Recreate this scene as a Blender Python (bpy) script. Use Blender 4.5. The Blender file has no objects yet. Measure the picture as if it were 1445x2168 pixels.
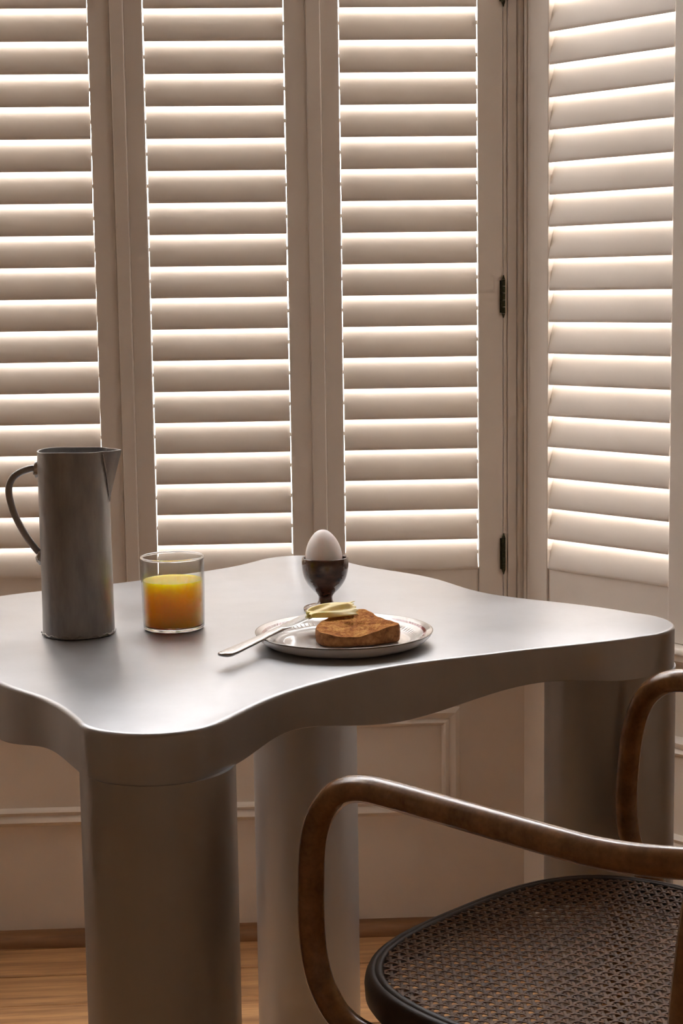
import bpy, bmesh, math, random
from mathutils import Vector, Matrix
random.seed(7)
scene = bpy.context.scene
COL = scene.collection
PI = math.pi

# ------------------------------------------------------------------ camera
FPX, PITCH, ROLL, CAMZ = 3500.0, 0.13307, -0.01385, 1.15
cd = bpy.data.cameras.new('camera'); cam = bpy.data.objects.new('camera', cd); COL.objects.link(cam)
cd.sensor_fit = 'VERTICAL'; cd.sensor_height = 36.0; cd.lens = FPX / 2168.0 * 36.0
cd.clip_start = 0.05; cd.clip_end = 200
fw = Vector((0, math.cos(PITCH), -math.sin(PITCH))); rt = Vector((1, 0, 0)); up = rt.cross(fw)
R_ = math.cos(ROLL) * rt + math.sin(ROLL) * up; U_ = -math.sin(ROLL) * rt + math.cos(ROLL) * up
cam.matrix_world = Matrix(((R_.x, U_.x, -fw.x, 0), (R_.y, U_.y, -fw.y, 0), (R_.z, U_.z, -fw.z, CAMZ), (0, 0, 0, 1)))
scene.camera = cam

# ------------------------------------------------------------------ world, daylight, exposure
SKY = 17.0
w = bpy.data.worlds.new('overcast_sky'); scene.world = w; w.use_nodes = True
bg = w.node_tree.nodes['Background']; bg.inputs[0].default_value = (0.985, 0.980, 1.0, 1); bg.inputs[1].default_value = SKY
vs = scene.view_settings
vs.view_transform = 'Standard'; vs.look = 'None'; vs.gamma = 1.0; vs.use_curve_mapping = False
vs.exposure = 0.15
scene.display_settings.display_device = 'sRGB'
cy = scene.cycles
cy.use_denoising = True; cy.max_bounces = 8; cy.diffuse_bounces = 5; cy.glossy_bounces = 3; cy.transmission_bounces = 8
cy.use_adaptive_sampling = True; cy.adaptive_threshold = 0.16; cy.adaptive_min_samples = 16
cy.sample_clamp_indirect = 6.0; cy.caustics_refractive = True

A1 = 0.0493                       # heading of the front bay wall
A2 = -0.83117                     # heading of the right bay wall
D = 2.9
FLOOR = -0.020
CEIL = 2.75
OF = Vector((0, D, 0)); XF = Vector((math.cos(A1), math.sin(A1), 0)); YF = Vector((-math.sin(A1), math.cos(A1), 0))
ORR = Vector((0.36053, D - 0.02794, 0)); XR = Vector((math.cos(A2), math.sin(A2), 0)); YR = Vector((-math.sin(A2), math.cos(A2), 0))
TC_R = 0.321                      # along-wall position of the right bay corner
TC_L = -1.091                     # and of the left bay corner
A3 = A1 + (A1 - A2)
XL = Vector((math.cos(A3), math.sin(A3), 0)); YL = Vector((-math.sin(A3), math.cos(A3), 0))
UR0 = -0.0592
OLL = OF + XF * TC_L - XL * UR0 * -1   # mirrored origin for the left bay wall (u runs to the corner)
FRAMES = {'front': (OF, XF, YF, A1), 'right': (ORR, XR, YR, A2), 'left': (OLL, XL, YL, A3)}

def sky_portal(name, fr, u0, u1, z0, z1):
    O, X, Y, a = FRAMES[fr]
    l = bpy.data.lights.new(name, 'AREA'); l.shape = 'RECTANGLE'; l.size = u1 - u0; l.size_y = z1 - z0
    l.cycles.is_portal = True
    o = bpy.data.objects.new(name, l); COL.objects.link(o)
    c = O + X * (u0 + u1) / 2 + Y * 0.09; c.z = (z0 + z1) / 2
    # local -Z points into the room
    o.matrix_world = Matrix(((-X.x, 0, Y.x, c.x), (-X.y, 0, Y.y, c.y), (0, 1, 0, c.z), (0, 0, 0, 1)))
sky_portal('daylight_portal', 'front', -0.99, 0.26, 0.6, 2.4)
sky_portal('daylight_portal', 'right', -0.01, 0.63, 0.6, 2.4)
sky_portal('daylight_portal', 'left', -0.63, 0.01, 0.6, 2.4)

# ------------------------------------------------------------------ materials
def mat(name, col, rough=0.5, metal=0.0, spec=0.5, **kw):
    m = bpy.data.materials.new(name); m.use_nodes = True
    b = m.node_tree.nodes['Principled BSDF']
    b.inputs['Base Color'].default_value = (*col, 1); b.inputs['Roughness'].default_value = rough
    b.inputs['Metallic'].default_value = metal; b.inputs['Specular IOR Level'].default_value = spec
    for k, v in kw.items(): b.inputs[k.replace('_', ' ')].default_value = v
    return m, m.node_tree, b
def nd(nt, typ, **inp):
    n = nt.nodes.new(typ)
    for k, v in inp.items():
        if k in n.inputs: n.inputs[k].default_value = v
        else: setattr(n, k, v)
    return n
def lk(nt, a, b): nt.links.new(a, b)
def coords(nt, scale=(1, 1, 1), kind='Object', rot=(0, 0, 0)):
    tc = nt.nodes.new('ShaderNodeTexCoord'); mp = nt.nodes.new('ShaderNodeMapping')
    mp.inputs['Scale'].default_value = scale; mp.inputs['Rotation'].default_value = rot
    lk(nt, tc.outputs[kind], mp.inputs['Vector']); return mp.outputs['Vector']
def ramp(nt, fac, stops):
    r = nt.nodes.new('ShaderNodeValToRGB'); e = r.color_ramp.elements
    while len(e) < len(stops): e.new(0.5)
    for el, (p, c) in zip(e, stops): el.position = p; el.color = (*c, 1) if len(c) == 3 else c
    lk(nt, fac, r.inputs['Fac']); return r.outputs['Color']
def bump(nt, b, h, strength=0.2, dist=0.001):
    n = nd(nt, 'ShaderNodeBump', Strength=strength, Distance=dist); lk(nt, h, n.inputs['Height']); lk(nt, n.outputs['Normal'], b.inputs['Normal'])
def noise(nt, vec, scale, detail=4.0, rough=0.5, out='Fac'):
    n = nd(nt, 'ShaderNodeTexNoise', Scale=scale, Detail=detail, Roughness=rough); lk(nt, vec, n.inputs['Vector']); return n.outputs[out]

def paint(name, col, rough=0.42, var=0.06):
    m, nt, b = mat(name, col, rough, spec=0.4)
    v = coords(nt); n = noise(nt, v, 9.0, 2)
    lk(nt, ramp(nt, n, [(0.3, tuple(c * (1 - var) for c in col)), (0.7, col)]), b.inputs['Base Color'])
    return m
M_SHUT = paint('shutter_paint', (0.86, 0.795, 0.725))
M_WALL = paint('wall_paint', (0.82, 0.73, 0.63), 0.5)
M_TRIM = paint('trim_paint', (0.84, 0.76, 0.67), 0.42)
M_ROOM = paint('plaster', (0.84, 0.69, 0.53), 0.8)
M_CEIL = paint('ceiling_paint', (0.88, 0.80, 0.70), 0.8)

def wood(name, dark, light, scale, rough, coat=0.0, axis_scale=(1, 12, 12), knots=False, ev=0.25):
    m, nt, b = mat(name, light, rough, spec=0.5)
    b.inputs['Coat Weight'].default_value = coat; b.inputs['Coat Roughness'].default_value = 0.18
    v = coords(nt, axis_scale)
    oi = nt.nodes.new('ShaderNodeObjectInfo')
    ad = nd(nt, 'ShaderNodeVectorMath', operation='ADD'); lk(nt, v, ad.inputs[0])
    sc = nd(nt, 'ShaderNodeVectorMath', operation='SCALE'); sc.inputs[0].default_value = (31, 17, 9); lk(nt, oi.outputs['Random'], sc.inputs['Scale']); lk(nt, sc.outputs[0], ad.inputs[1])
    n1 = noise(nt, ad.outputs[0], scale, 6, 0.6)
    n2 = noise(nt, ad.outputs[0], scale * 6, 3, 0.6)
    mx = nd(nt, 'ShaderNodeMath', operation='MULTIPLY_ADD'); lk(nt, n2, mx.inputs[0]); mx.inputs[1].default_value = 0.35; lk(nt, n1, mx.inputs[2])
    c = ramp(nt, mx.outputs[0], [(0.42, dark), (0.85, light)])
    hv = nt.nodes.new('ShaderNodeHueSaturation'); lk(nt, c, hv.inputs['Color'])
    mr = nd(nt, 'ShaderNodeMapRange'); lk(nt, oi.outputs['Random'], mr.inputs['Value']); mr.inputs['To Min'].default_value = 1 - ev; mr.inputs['To Max'].default_value = 1 + ev * 0.5
    lk(nt, mr.outputs[0], hv.inputs['Value']); out = hv.outputs['Color']
    if knots:
        vo = nd(nt, 'ShaderNodeTexVoronoi', Scale=3.2); lk(nt, coords(nt, (1.3, 3.0, 1)), vo.inputs['Vector'])
        kf = ramp(nt, vo.outputs['Distance'], [(0.03, (1, 1, 1)), (0.085, (0, 0, 0))])
        km = nd(nt, 'ShaderNodeMix', data_type='RGBA'); lk(nt, kf, km.inputs['Factor']); lk(nt, out, km.inputs[6]); km.inputs[7].default_value = (dark[0] * 0.4, dark[1] * 0.35, dark[2] * 0.3, 1); out = km.outputs[2]
    lk(nt, out, b.inputs['Base Color'])
    bump(nt, b, n2, 0.15, 0.0005)
    return m
M_PINE = wood('pine_boards', (0.20, 0.085, 0.030), (0.56, 0.31, 0.135), 3.6, 0.42, 0.15, (0.9, 16, 16), True)
M_BEAD = wood('stained_bead', (0.13, 0.055, 0.02), (0.26, 0.12, 0.045), 3, 0.45, 0.1, (1, 10, 10))
M_BENT = wood('bentwood', (0.10, 0.040, 0.011), (0.27, 0.122, 0.036), 5, 0.26, 0.7, (6, 6, 6), ev=0.0)
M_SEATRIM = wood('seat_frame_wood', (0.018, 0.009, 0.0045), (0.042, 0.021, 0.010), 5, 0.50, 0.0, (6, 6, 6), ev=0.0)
M_CANE, nt, b = mat('woven_cane', (0.20, 0.105, 0.045), 0.46, spec=0.2)
lk(nt, ramp(nt, noise(nt, coords(nt), 90, 3), [(0.3, (0.075, 0.032, 0.011)), (0.7, (0.20, 0.094, 0.033))]), b.inputs['Base Color'])

def metal(name, c0, c1, r0, r1, stretch, spec_scale=6.0, bumpy=0.05, metallic=1.0):
    m, nt, b = mat(name, c1, r1, metallic)
    v = coords(nt, stretch)
    n = noise(nt, v, spec_scale, 6, 0.62)
    lk(nt, ramp(nt, n, [(0.32, c0), (0.68, c1)]), b.inputs['Base Color'])
    mr = nd(nt, 'ShaderNodeMapRange'); lk(nt, noise(nt, v, spec_scale * 0.6, 4), mr.inputs['Value']); mr.inputs['From Min'].default_value = 0.3; mr.inputs['From Max'].default_value = 0.7
    mr.inputs['To Min'].default_value = r0; mr.inputs['To Max'].default_value = r1; lk(nt, mr.outputs[0], b.inputs['Roughness'])
    bump(nt, b, noise(nt, coords(nt), 220, 3), bumpy, 0.0006)
    return m
M_TABLE = metal('sanded_aluminium', (0.425, 0.430, 0.438), (0.475, 0.480, 0.490), 0.30, 0.38, (3, 3, 0.5), 3.5, 0.05, 0.66)
M_JUG = metal('cast_aluminium', (0.29, 0.285, 0.28), (0.41, 0.405, 0.40), 0.34, 0.46, (12, 12, 3), 5, 0.12, 0.70)
M_WELD = metal('weld_metal', (0.45, 0.44, 0.43), (0.75, 0.74, 0.72), 0.25, 0.4, (60, 60, 60), 8, 0.8)
M_STEEL = metal('cutlery_steel', (0.40, 0.39, 0.37), (0.50, 0.49, 0.47), 0.20, 0.28, (20, 20, 20), 6, 0.02)
M_HINGE = metal('tarnished_brass', (0.03, 0.032, 0.02), (0.09, 0.085, 0.05), 0.4, 0.6, (80, 80, 80), 5, 0.3)

M_EGG, nt, b = mat('eggshell', (0.80, 0.71, 0.66), 0.45, spec=0.4)
b.inputs['Subsurface Weight'].default_value = 0.85; b.inputs['Subsurface Radius'].default_value = (1.0, 0.85, 0.8); b.inputs['Subsurface Scale'].default_value = 0.040
lk(nt, ramp(nt, noise(nt, coords(nt), 60, 4), [(0.3, (0.87, 0.825, 0.81)), (0.7, (0.92, 0.885, 0.87))]), b.inputs['Base Color'])
bump(nt, b, noise(nt, coords(nt), 1400, 2), 0.1, 0.0002)
M_CUP, nt, b = mat('brown_glaze', (0.06, 0.026, 0.018), 0.16)
b.inputs['Coat Weight'].default_value = 0.6; b.inputs['Coat Roughness'].default_value = 0.08
lk(nt, ramp(nt, noise(nt, coords(nt, (1, 1, 2)), 70, 5), [(0.35, (0.040, 0.016, 0.011)), (0.7, (0.115, 0.050, 0.030))]), b.inputs['Base Color'])
M_CUPFOOT_LIT, _, _ = mat('brown_glaze_lit_foot', (0.22, 0.11, 0.06), 0.2)  # lighter copy of the cup glaze, light on the foot edge painted in

# plate: printed bands that follow the radius of the plate
M_PLATE, nt, b = mat('printed_earthenware', (0.78, 0.74, 0.69), 0.10)
b.inputs['Coat Weight'].default_value = 0.5; b.inputs['Coat Roughness'].default_value = 0.05
sx = nt.nodes.new('ShaderNodeSeparateXYZ'); lk(nt, coords(nt), sx.inputs[0])
cx = nd(nt, 'ShaderNodeCombineXYZ'); lk(nt, sx.outputs[0], cx.inputs[0]); lk(nt, sx.outputs[1], cx.inputs[1])
ln = nd(nt, 'ShaderNodeVectorMath', operation='LENGTH'); lk(nt, cx.outputs[0], ln.inputs[0])
rr = nd(nt, 'ShaderNodeMath', operation='MULTIPLY'); lk(nt, ln.outputs['Value'], rr.inputs[0]); rr.inputs[1].default_value = 1 / 0.11
W_ = (0.90, 0.87, 0.83); G_ = (0.72, 0.67, 0.61)
cr = ramp(nt, rr.outputs[0], [(0.0, W_), (0.842, W_), (0.847, (0.20, 0.016, 0.016)), (0.872, (0.20, 0.016, 0.016)), (0.877, G_), (0.934, G_), (0.938, (0.22, 0.17, 0.13)), (0.947, (0.22, 0.17, 0.13))])
gz = nd(nt, 'ShaderNodeMath', operation='GREATER_THAN'); lk(nt, sx.outputs[2], gz.inputs[0]); gz.inputs[1].default_value = 0.0034
lk(nt, cr, b.inputs['Base Color'])
M_PLATEB, _, _ = mat('plate_glaze', (0.90, 0.87, 0.82), 0.12)

M_TOAST, nt, b = mat('toasted_crumb', (0.45, 0.19, 0.06), 0.85, spec=0.2)
v = coords(nt); n1 = noise(nt, v, 70, 7, 0.7); n2 = noise(nt, v, 320, 5, 0.7)
mx = nd(nt, 'ShaderNodeMath', operation='MULTIPLY_ADD'); lk(nt, n2, mx.inputs[0]); mx.inputs[1].default_value = 0.5; lk(nt, n1, mx.inputs[2])
lk(nt, ramp(nt, mx.outputs[0], [(0.52, (0.17, 0.045, 0.010)), (0.72, (0.52, 0.185, 0.038)), (0.95, (0.85, 0.47, 0.13))]), b.inputs['Base Color'])
bump(nt, b, mx.outputs[0], 1.0, 0.004)
M_CRUST, nt, b = mat('toast_crust', (0.28, 0.11, 0.04), 0.8, spec=0.25)
v = coords(nt); n1 = noise(nt, v, 110, 6, 0.65)
lk(nt, ramp(nt, n1, [(0.3, (0.13, 0.045, 0.015)), (0.6, (0.38, 0.165, 0.06)), (0.8, (0.50, 0.25, 0.10))]), b.inputs['Base Color'])
bump(nt, b, noise(nt, v, 260, 5, 0.7), 0.8, 0.0015)
M_BUTTER, nt, b = mat('butter', (0.86, 0.66, 0.24), 0.36)
b.inputs['Subsurface Weight'].default_value = 0.35; b.inputs['Subsurface Radius'].default_value = (1.0, 0.75, 0.3); b.inputs['Subsurface Scale'].default_value = 0.006
lk(nt, ramp(nt, noise(nt, coords(nt, (1, 1, 1)), 60, 3), [(0.3, (0.90, 0.66, 0.20)), (0.7, (0.96, 0.79, 0.36))]), b.inputs['Base Color'])
M_GLASS, nt, b = mat('clear_glass', (1, 1, 1), 0.0)
b.inputs['Transmission Weight'].default_value = 1.0; b.inputs['IOR'].default_value = 1.47
M_GWALL = bpy.data.materials.new('clear_glass_wall'); M_GWALL.use_nodes = True; nt = M_GWALL.node_tree; nt.nodes.clear()
fo = nd(nt, 'ShaderNodeOutputMaterial'); fm_ = nd(nt, 'ShaderNodeMixShader'); tr = nd(nt, 'ShaderNodeBsdfTransparent'); gs = nd(nt, 'ShaderNodeBsdfGlossy', Roughness=0.02)
p3 = nd(nt, 'ShaderNodeLayerWeight', Blend=0.5); tcol = ramp(nt, p3.outputs['Facing'], [(0.0, (0.965, 0.97, 0.96)), (0.55, (0.94, 0.94, 0.93)), (0.9, (0.62, 0.60, 0.57))]); lk(nt, tcol, tr.inputs[0]); lw = nd(nt, 'ShaderNodeLayerWeight', Blend=0.5); pw = nd(nt, 'ShaderNodeMath', operation='POWER'); lk(nt, lw.outputs['Facing'], pw.inputs[0]); pw.inputs[1].default_value = 3.2; fr_ = nd(nt, 'ShaderNodeMath', operation='MULTIPLY_ADD'); lk(nt, pw.outputs[0], fr_.inputs[0]); fr_.inputs[1].default_value = 0.8; fr_.inputs[2].default_value = 0.035
lk(nt, fr_.outputs[0], fm_.inputs[0]); lk(nt, tr.outputs[0], fm_.inputs[1]); lk(nt, gs.outputs[0], fm_.inputs[2]); lk(nt, fm_.outputs[0], fo.inputs[0])
M_JUICE, nt, b = mat('orange_juice', (0.90, 0.36, 0.012), 0.25)
b.inputs['Subsurface Weight'].default_value = 1.0; b.inputs['Subsurface Radius'].default_value = (1.0, 0.45, 0.06); b.inputs['Subsurface Scale'].default_value = 0.16
lk(nt, ramp(nt, noise(nt, coords(nt), 120, 4), [(0.3, (0.96, 0.50, 0.012)), (0.7, (0.975, 0.56, 0.025))]), b.inputs['Base Color'])
M_GROUND = paint('pale_paving', (0.34, 0.33, 0.31), 0.9)

# ------------------------------------------------------------------ mesh helpers
def tag(o, label=None, cat=None, group=None, kind=None):
    if label: o['label'] = label
    if cat: o['category'] = cat
    if group: o['group'] = group
    if kind: o['kind'] = kind
    return o
def link(name, me, parent=None):
    o = bpy.data.objects.new(name, me); COL.objects.link(o)
    if parent: o.parent = parent
    return o
def meshdata(name, verts, faces, m, smooth=False, ang=None):
    me = bpy.data.meshes.new(name); me.from_pydata([tuple(v) for v in verts], [], faces); me.validate()
    bm = bmesh.new(); bm.from_mesh(me); bmesh.ops.recalc_face_normals(bm, faces=bm.faces)
    if smooth:
        for f in bm.faces: f.smooth = True
        if ang is not None:
            for e in bm.edges:
                if len(e.link_faces) == 2 and e.calc_face_angle(0) > ang: e.smooth = False
    bm.to_mesh(me); bm.free()
    if m: me.materials.append(m)
    return me
def ob(name, verts, faces, m, parent=None, smooth=False, ang=0.6, bevel=0, seg=2):
    o = link(name, meshdata(name, verts, faces, m, smooth, ang), parent)
    if bevel: add_bevel(o, bevel, seg)
    return o
def add_bevel(o, wd, seg=2):
    b = o.modifiers.new('bevel', 'BEVEL'); b.width = wd; b.segments = seg; b.limit_method = 'ANGLE'; b.angle_limit = 0.6; b.harden_normals = False
BF = [(0, 3, 2, 1), (4, 5, 6, 7), (0, 1, 5, 4), (1, 2, 6, 5), (2, 3, 7, 6), (3, 0, 4, 7)]
def box(x0, x1, y0, y1, z0, z1):
    return [(x0, y0, z0), (x1, y0, z0), (x1, y1, z0), (x0, y1, z0), (x0, y0, z1), (x1, y0, z1), (x1, y1, z1), (x0, y1, z1)], list(BF)
def join(parts):
    V, F = [], []
    for v, f in parts:
        n = len(V); V += list(v); F += [tuple(i + n for i in q) for q in f]
    return V, F
def catmull(pts, n, closed=False):
    P = [Vector(p) for p in pts]; N = len(P); out = []
    segs = N if closed else N - 1
    for i in range(segs):
        g = lambda k: P[k % N] if closed else P[max(0, min(N - 1, k))]
        p0, p1, p2, p3 = g(i - 1), g(i), g(i + 1), g(i + 2)
        for j in range(n):
            t = j / n
            out.append(0.5 * ((2 * p1) + (p2 - p0) * t + (2 * p0 - 5 * p1 + 4 * p2 - p3) * t * t + (3 * p1 - p0 - 3 * p2 + p3) * t ** 3))
    if not closed: out.append(P[-1].copy())
    return out
def tube(path, rad, seg=16, closed=False, flat=1.0, upv=(0, 0, 1), cap=True):
    """sweep an ellipse (rad, rad*flat along the up direction) along a path"""
    P = [Vector(p) for p in path]; N = len(P)
    rs = rad if isinstance(rad, (list, tuple)) else [rad] * N
    V, F = [], []; prev = None
    for i, p in enumerate(P):
        if closed: t = (P[(i + 1) % N] - P[i - 1]).normalized()
        else: t = (P[min(i + 1, N - 1)] - P[max(i - 1, 0)]).normalized()
        if prev is None:
            u = Vector(upv); u = u - t * u.dot(t)
            if u.length < 1e-4: u = Vector((1, 0, 0)) - t * t.x
            u.normalize()
        else:
            u = prev - t * prev.dot(t); u.normalize()
        prev = u; s = t.cross(u)
        for k in range(seg):
            a = 2 * PI * k / seg; V.append(p + s * math.cos(a) * rs[i] + u * math.sin(a) * rs[i] * flat)
    M_ = N if closed else N - 1
    for i in range(M_):
        for k in range(seg):
            a = i * seg + k; b2 = i * seg + (k + 1) % seg; c = ((i + 1) % N) * seg + (k + 1) % seg; d = ((i + 1) % N) * seg + k
            F.append((a, b2, c, d))
    if cap and not closed: F.append(tuple(range(seg - 1, -1, -1))); F.append(tuple((N - 1) * seg + k for k in range(seg)))
    return V, F
def lathe(prof, seg=64, close=False):
    V, F = [], []; n = len(prof); idx = []
    for (r, z) in prof:
        if r < 1e-6: idx.append([len(V)]); V.append((0, 0, z))
        else:
            idx.append(list(range(len(V), len(V) + seg)))
            V += [(r * math.cos(2 * PI * k / seg), r * math.sin(2 * PI * k / seg), z) for k in range(seg)]
    for i in range(n - 1 + (1 if close else 0)):
        A, B = idx[i], idx[(i + 1) % n]
        for k in range(seg):
            k2 = (k + 1) % seg
            if len(A) == 1 and len(B) == 1: continue
            if len(A) == 1: F.append((A[0], B[k], B[k2]))
            elif len(B) == 1: F.append((A[k], A[k2], B[0]))
            else: F.append((A[k], A[k2], B[k2], B[k]))
    return V, F
def smoothprof(pts, n=6):
    c = catmull([(p[0], p[1], 0) for p in pts], n); return [(max(0, v.x), v.y) for v in c]
def prism_u(u0, u1, prof):
    """extrude a (depth, height) profile along u"""
    n = len(prof); V = [(u0, y, z) for y, z in prof] + [(u1, y, z) for y, z in prof]
    F = [tuple(range(n)), tuple(range(2 * n - 1, n - 1, -1))] + [(k, (k + 1) % n, n + (k + 1) % n, n + k) for k in range(n)]
    return V, F
def empty(name, loc=(0, 0, 0), rz=0):
    o = bpy.data.objects.new(name, None); COL.objects.link(o); o.location = loc; o.rotation_euler = (0, 0, rz); o.empty_display_size = 0.05; return o
def inframe(o, fr):
    O, X, Y, a = FRAMES[fr]; o.location = O; o.rotation_euler = (0, 0, a); return o
def P2(fr, u, y=0):
    O, X, Y, a = FRAMES[fr]; p = O + X * u + Y * y; return (p.x, p.y)

# ------------------------------------------------------------------ room shell
WY = 0.015                         # apron wall face lies a little behind the shutters
SILL = 0.566; HEAD = 2.42
UE_R = 0.80; UE_L = -0.80
cR, cL = P2('right', UE_R, WY), P2('left', UE_L, WY)
XMAX, XMIN, YB = 1.9, -2.9, -1.7

# floor boards
fl = empty('floor', (0, 0, FLOOR)); tag(fl, kind='structure')
BA = 0.070; BWID = 0.1215
v, f = box(XMIN - 0.2, XMAX + 0.2, YB - 0.2, 3.05, -0.08, -0.021)
sub = ob('subfloor', v, f, M_BEAD, fl)
pm = meshdata('plank', *box(-2.9, 2.9, -BWID / 2 + 0.0016, BWID / 2 - 0.0016, -0.02, 0.0), M_PINE)
i = 0
while True:
    yc = 2.772 + BWID / 2 - i * BWID
    if yc < -1.75: break
    for j in range(1):
        o = link('plank', pm, fl); o.location = (-0.5 * math.cos(BA), yc - 0.5 * math.sin(BA), random.uniform(-0.0006, 0.0006)); o.rotation_euler = (0, 0, BA)
        add_bevel(o, 0.0012, 1)
    i += 1
o = link('plank', pm, fl); o.location = (-0.5, 2.772 + 1.5 * BWID - 0.5 * math.sin(BA), 0); o.rotation_euler = (0, 0, BA)

def wall(name, fr, u0, u1, parts, m=M_WALL):
    o = ob(name, *join([box(a, b_, WY, WY + 0.13, z0, z1) for a, b_, z0, z1 in parts]), m)
    inframe(o, fr); return tag(o, kind='structure')
fu0, fu1 = TC_L - 0.0, TC_R + 0.0
wall_f = wall('wall_front', 'front', fu0, fu1, [(fu0 - 0.008, fu1 + 0.008, FLOOR, SILL - 0.03), (fu0 - 0.008, fu1 + 0.008, HEAD, CEIL)])
wall_r = wall('wall_right', 'right', UR0, UE_R, [(UR0 - 0.008, UE_R, FLOOR, SILL - 0.03), (UR0 - 0.008, UE_R, HEAD, CEIL), (0.70, UE_R, SILL - 0.03, HEAD)])
wall_l = wall('wall_left', 'left', UE_L, -UR0, [(UE_L, -UR0 + 0.008, FLOOR, SILL - 0.03), (UE_L, -UR0 + 0.008, HEAD, CEIL), (UE_L, -0.70, SILL - 0.03, HEAD)])
def plainwall(name, x0, x1, y0, y1, m=M_ROOM):
    o = ob(name, *box(x0, x1, y0, y1, FLOOR, CEIL), m); return tag(o, kind='structure')
plainwall('wall_back', XMIN - 0.12, XMAX + 0.12, YB - 0.12, YB)
plainwall('wall_side_right', XMAX, XMAX + 0.12, YB, cR[1] + 0.12)
plainwall('wall_side_left', XMIN - 0.12, XMIN, YB, cL[1] + 0.12)
plainwall('wall_return_right', cR[0] - 0.005, XMAX, cR[1] - 0.005, cR[1] + 0.12)
plainwall('wall_return_left', XMIN, cL[0] + 0.005, cL[1] - 0.005, cL[1] + 0.12)
tag(ob('ceiling', *box(XMIN - 0.12, XMAX + 0.12, YB - 0.12, 3.25, CEIL, CEIL + 0.1), M_CEIL), kind='structure')
tag(ob('ground', *box(-25, 25, 3.6, 45, -0.85, -0.8), M_GROUND), kind='structure')

# stained bead along the floor, apron panel moulding, sill
BD = [(WY, FLOOR), (WY - 0.031, FLOOR), (WY - 0.030, FLOOR + 0.008), (WY - 0.026, FLOOR + 0.015), (WY - 0.018, FLOOR + 0.0205), (WY - 0.008, FLOOR + 0.023), (WY, FLOOR + 0.0235)]
SL = [(WY + 0.02, SILL), (-0.024, SILL), (-0.028, SILL - 0.004), (-0.028, SILL - 0.010), (-0.024, SILL - 0.013), (-0.016, SILL - 0.0135), (-0.0165, SILL - 0.018), (-0.018, SILL - 0.024), (-0.012, SILL - 0.0265), (-0.008, SILL - 0.028), (-0.004, SILL - 0.032), (WY, SILL - 0.034), (WY + 0.02, SILL - 0.034)]
def run(name, fr, prof, u0, u1, m):
    o = ob(name, *prism_u(u0, u1, prof), m, None, True, 0.9); inframe(o, fr); return tag(o, kind='structure')
run('baseboard_front', 'front', BD, TC_L, TC_R, M_BEAD); run('baseboard_right', 'right', BD, UR0, UE_R, M_BEAD); run('baseboard_left', 'left', BD, UE_L, -UR0, M_BEAD)
run('trim_4', 'front', SL, TC_L, TC_R - 0.004, M_TRIM); run('trim_5', 'right', SL, UR0 + 0.004, UE_R, M_TRIM); run('trim_6', 'left', SL, UE_L, -UR0 - 0.004, M_TRIM)
MP = [(0.000, WY), (0.002, WY - 0.006), (0.007, WY - 0.009), (0.012, WY - 0.0055), (0.014, WY - 0.004), (0.018, WY - 0.0085), (0.025, WY - 0.0105), (0.031, WY - 0.006), (0.0335, WY - 0.002), (0.034, WY)]
def panel_mould(fr, u0, u1, z0, z1, parent):
    # mitred frame: profile measured inwards from the outer edge
    cs = [(u0, z0, 1, 1), (u1, z0, -1, 1), (u1, z1, -1, -1), (u0, z1, 1, -1)]; n = len(MP)
    for k in range(4):
        a, b_ = cs[k], cs[(k + 1) % 4]
        V = [(a[0] + a[2] * (0.034 - d), y, a[1] + a[3] * (0.034 - d)) for d, y in MP] + [(b_[0] + b_[2] * (0.034 - d), y, b_[1] + b_[3] * (0.034 - d)) for d, y in MP]
        F = [tuple(range(n)), tuple(range(2 * n - 1, n - 1, -1))] + [(q, (q + 1) % n, n + (q + 1) % n, n + q) for q in range(n)]
        ob('panel_moulding', V, F, M_TRIM, parent, True, 0.9)
panel_mould('front', -0.981, 0.2106, 0.1985, 0.3997, wall_f)
panel_mould('right', 0.045, 0.70, 0.2030, 0.4060, wall_r)

# ------------------------------------------------------------------ plantation shutters
PITCH_S = 0.05408; SW = 0.0315; STH = 0.0052; TILT = math.radians(19.0); SY = 0.0120
def slat_mesh(width):
    n = 22; V, F = [], []; h = width / 2
    sec = []
    for k in range(n):
        a = 2 * PI * k / n; z = SW * math.cos(a); y = STH * math.copysign(abs(math.sin(a)) ** 0.85, math.sin(a))
        sec.append((y * math.cos(TILT) + z * math.sin(TILT), -y * math.sin(TILT) + z * math.cos(TILT)))
    V = [(-h, y, z) for y, z in sec] + [(h, y, z) for y, z in sec]
    F = [tuple(range(n)), tuple(range(2 * n - 1, n - 1, -1))] + [(k, (k + 1) % n, n + (k + 1) % n, n + k) for k in range(n)]
    parts = [(V, F)]
    for s in (-1, 1):   # pivot pins
        pv, pf = tube([(s * (h - 0.002), 0, 0), (s * (h + 0.0042), 0, 0)], 0.0035, 8); parts.append((pv, pf))
    return meshdata('slat', *join(parts), M_SHUT, True, 0.9)
ZTOP = 2.40; UPPER_TILT = math.radians(18)
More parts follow.
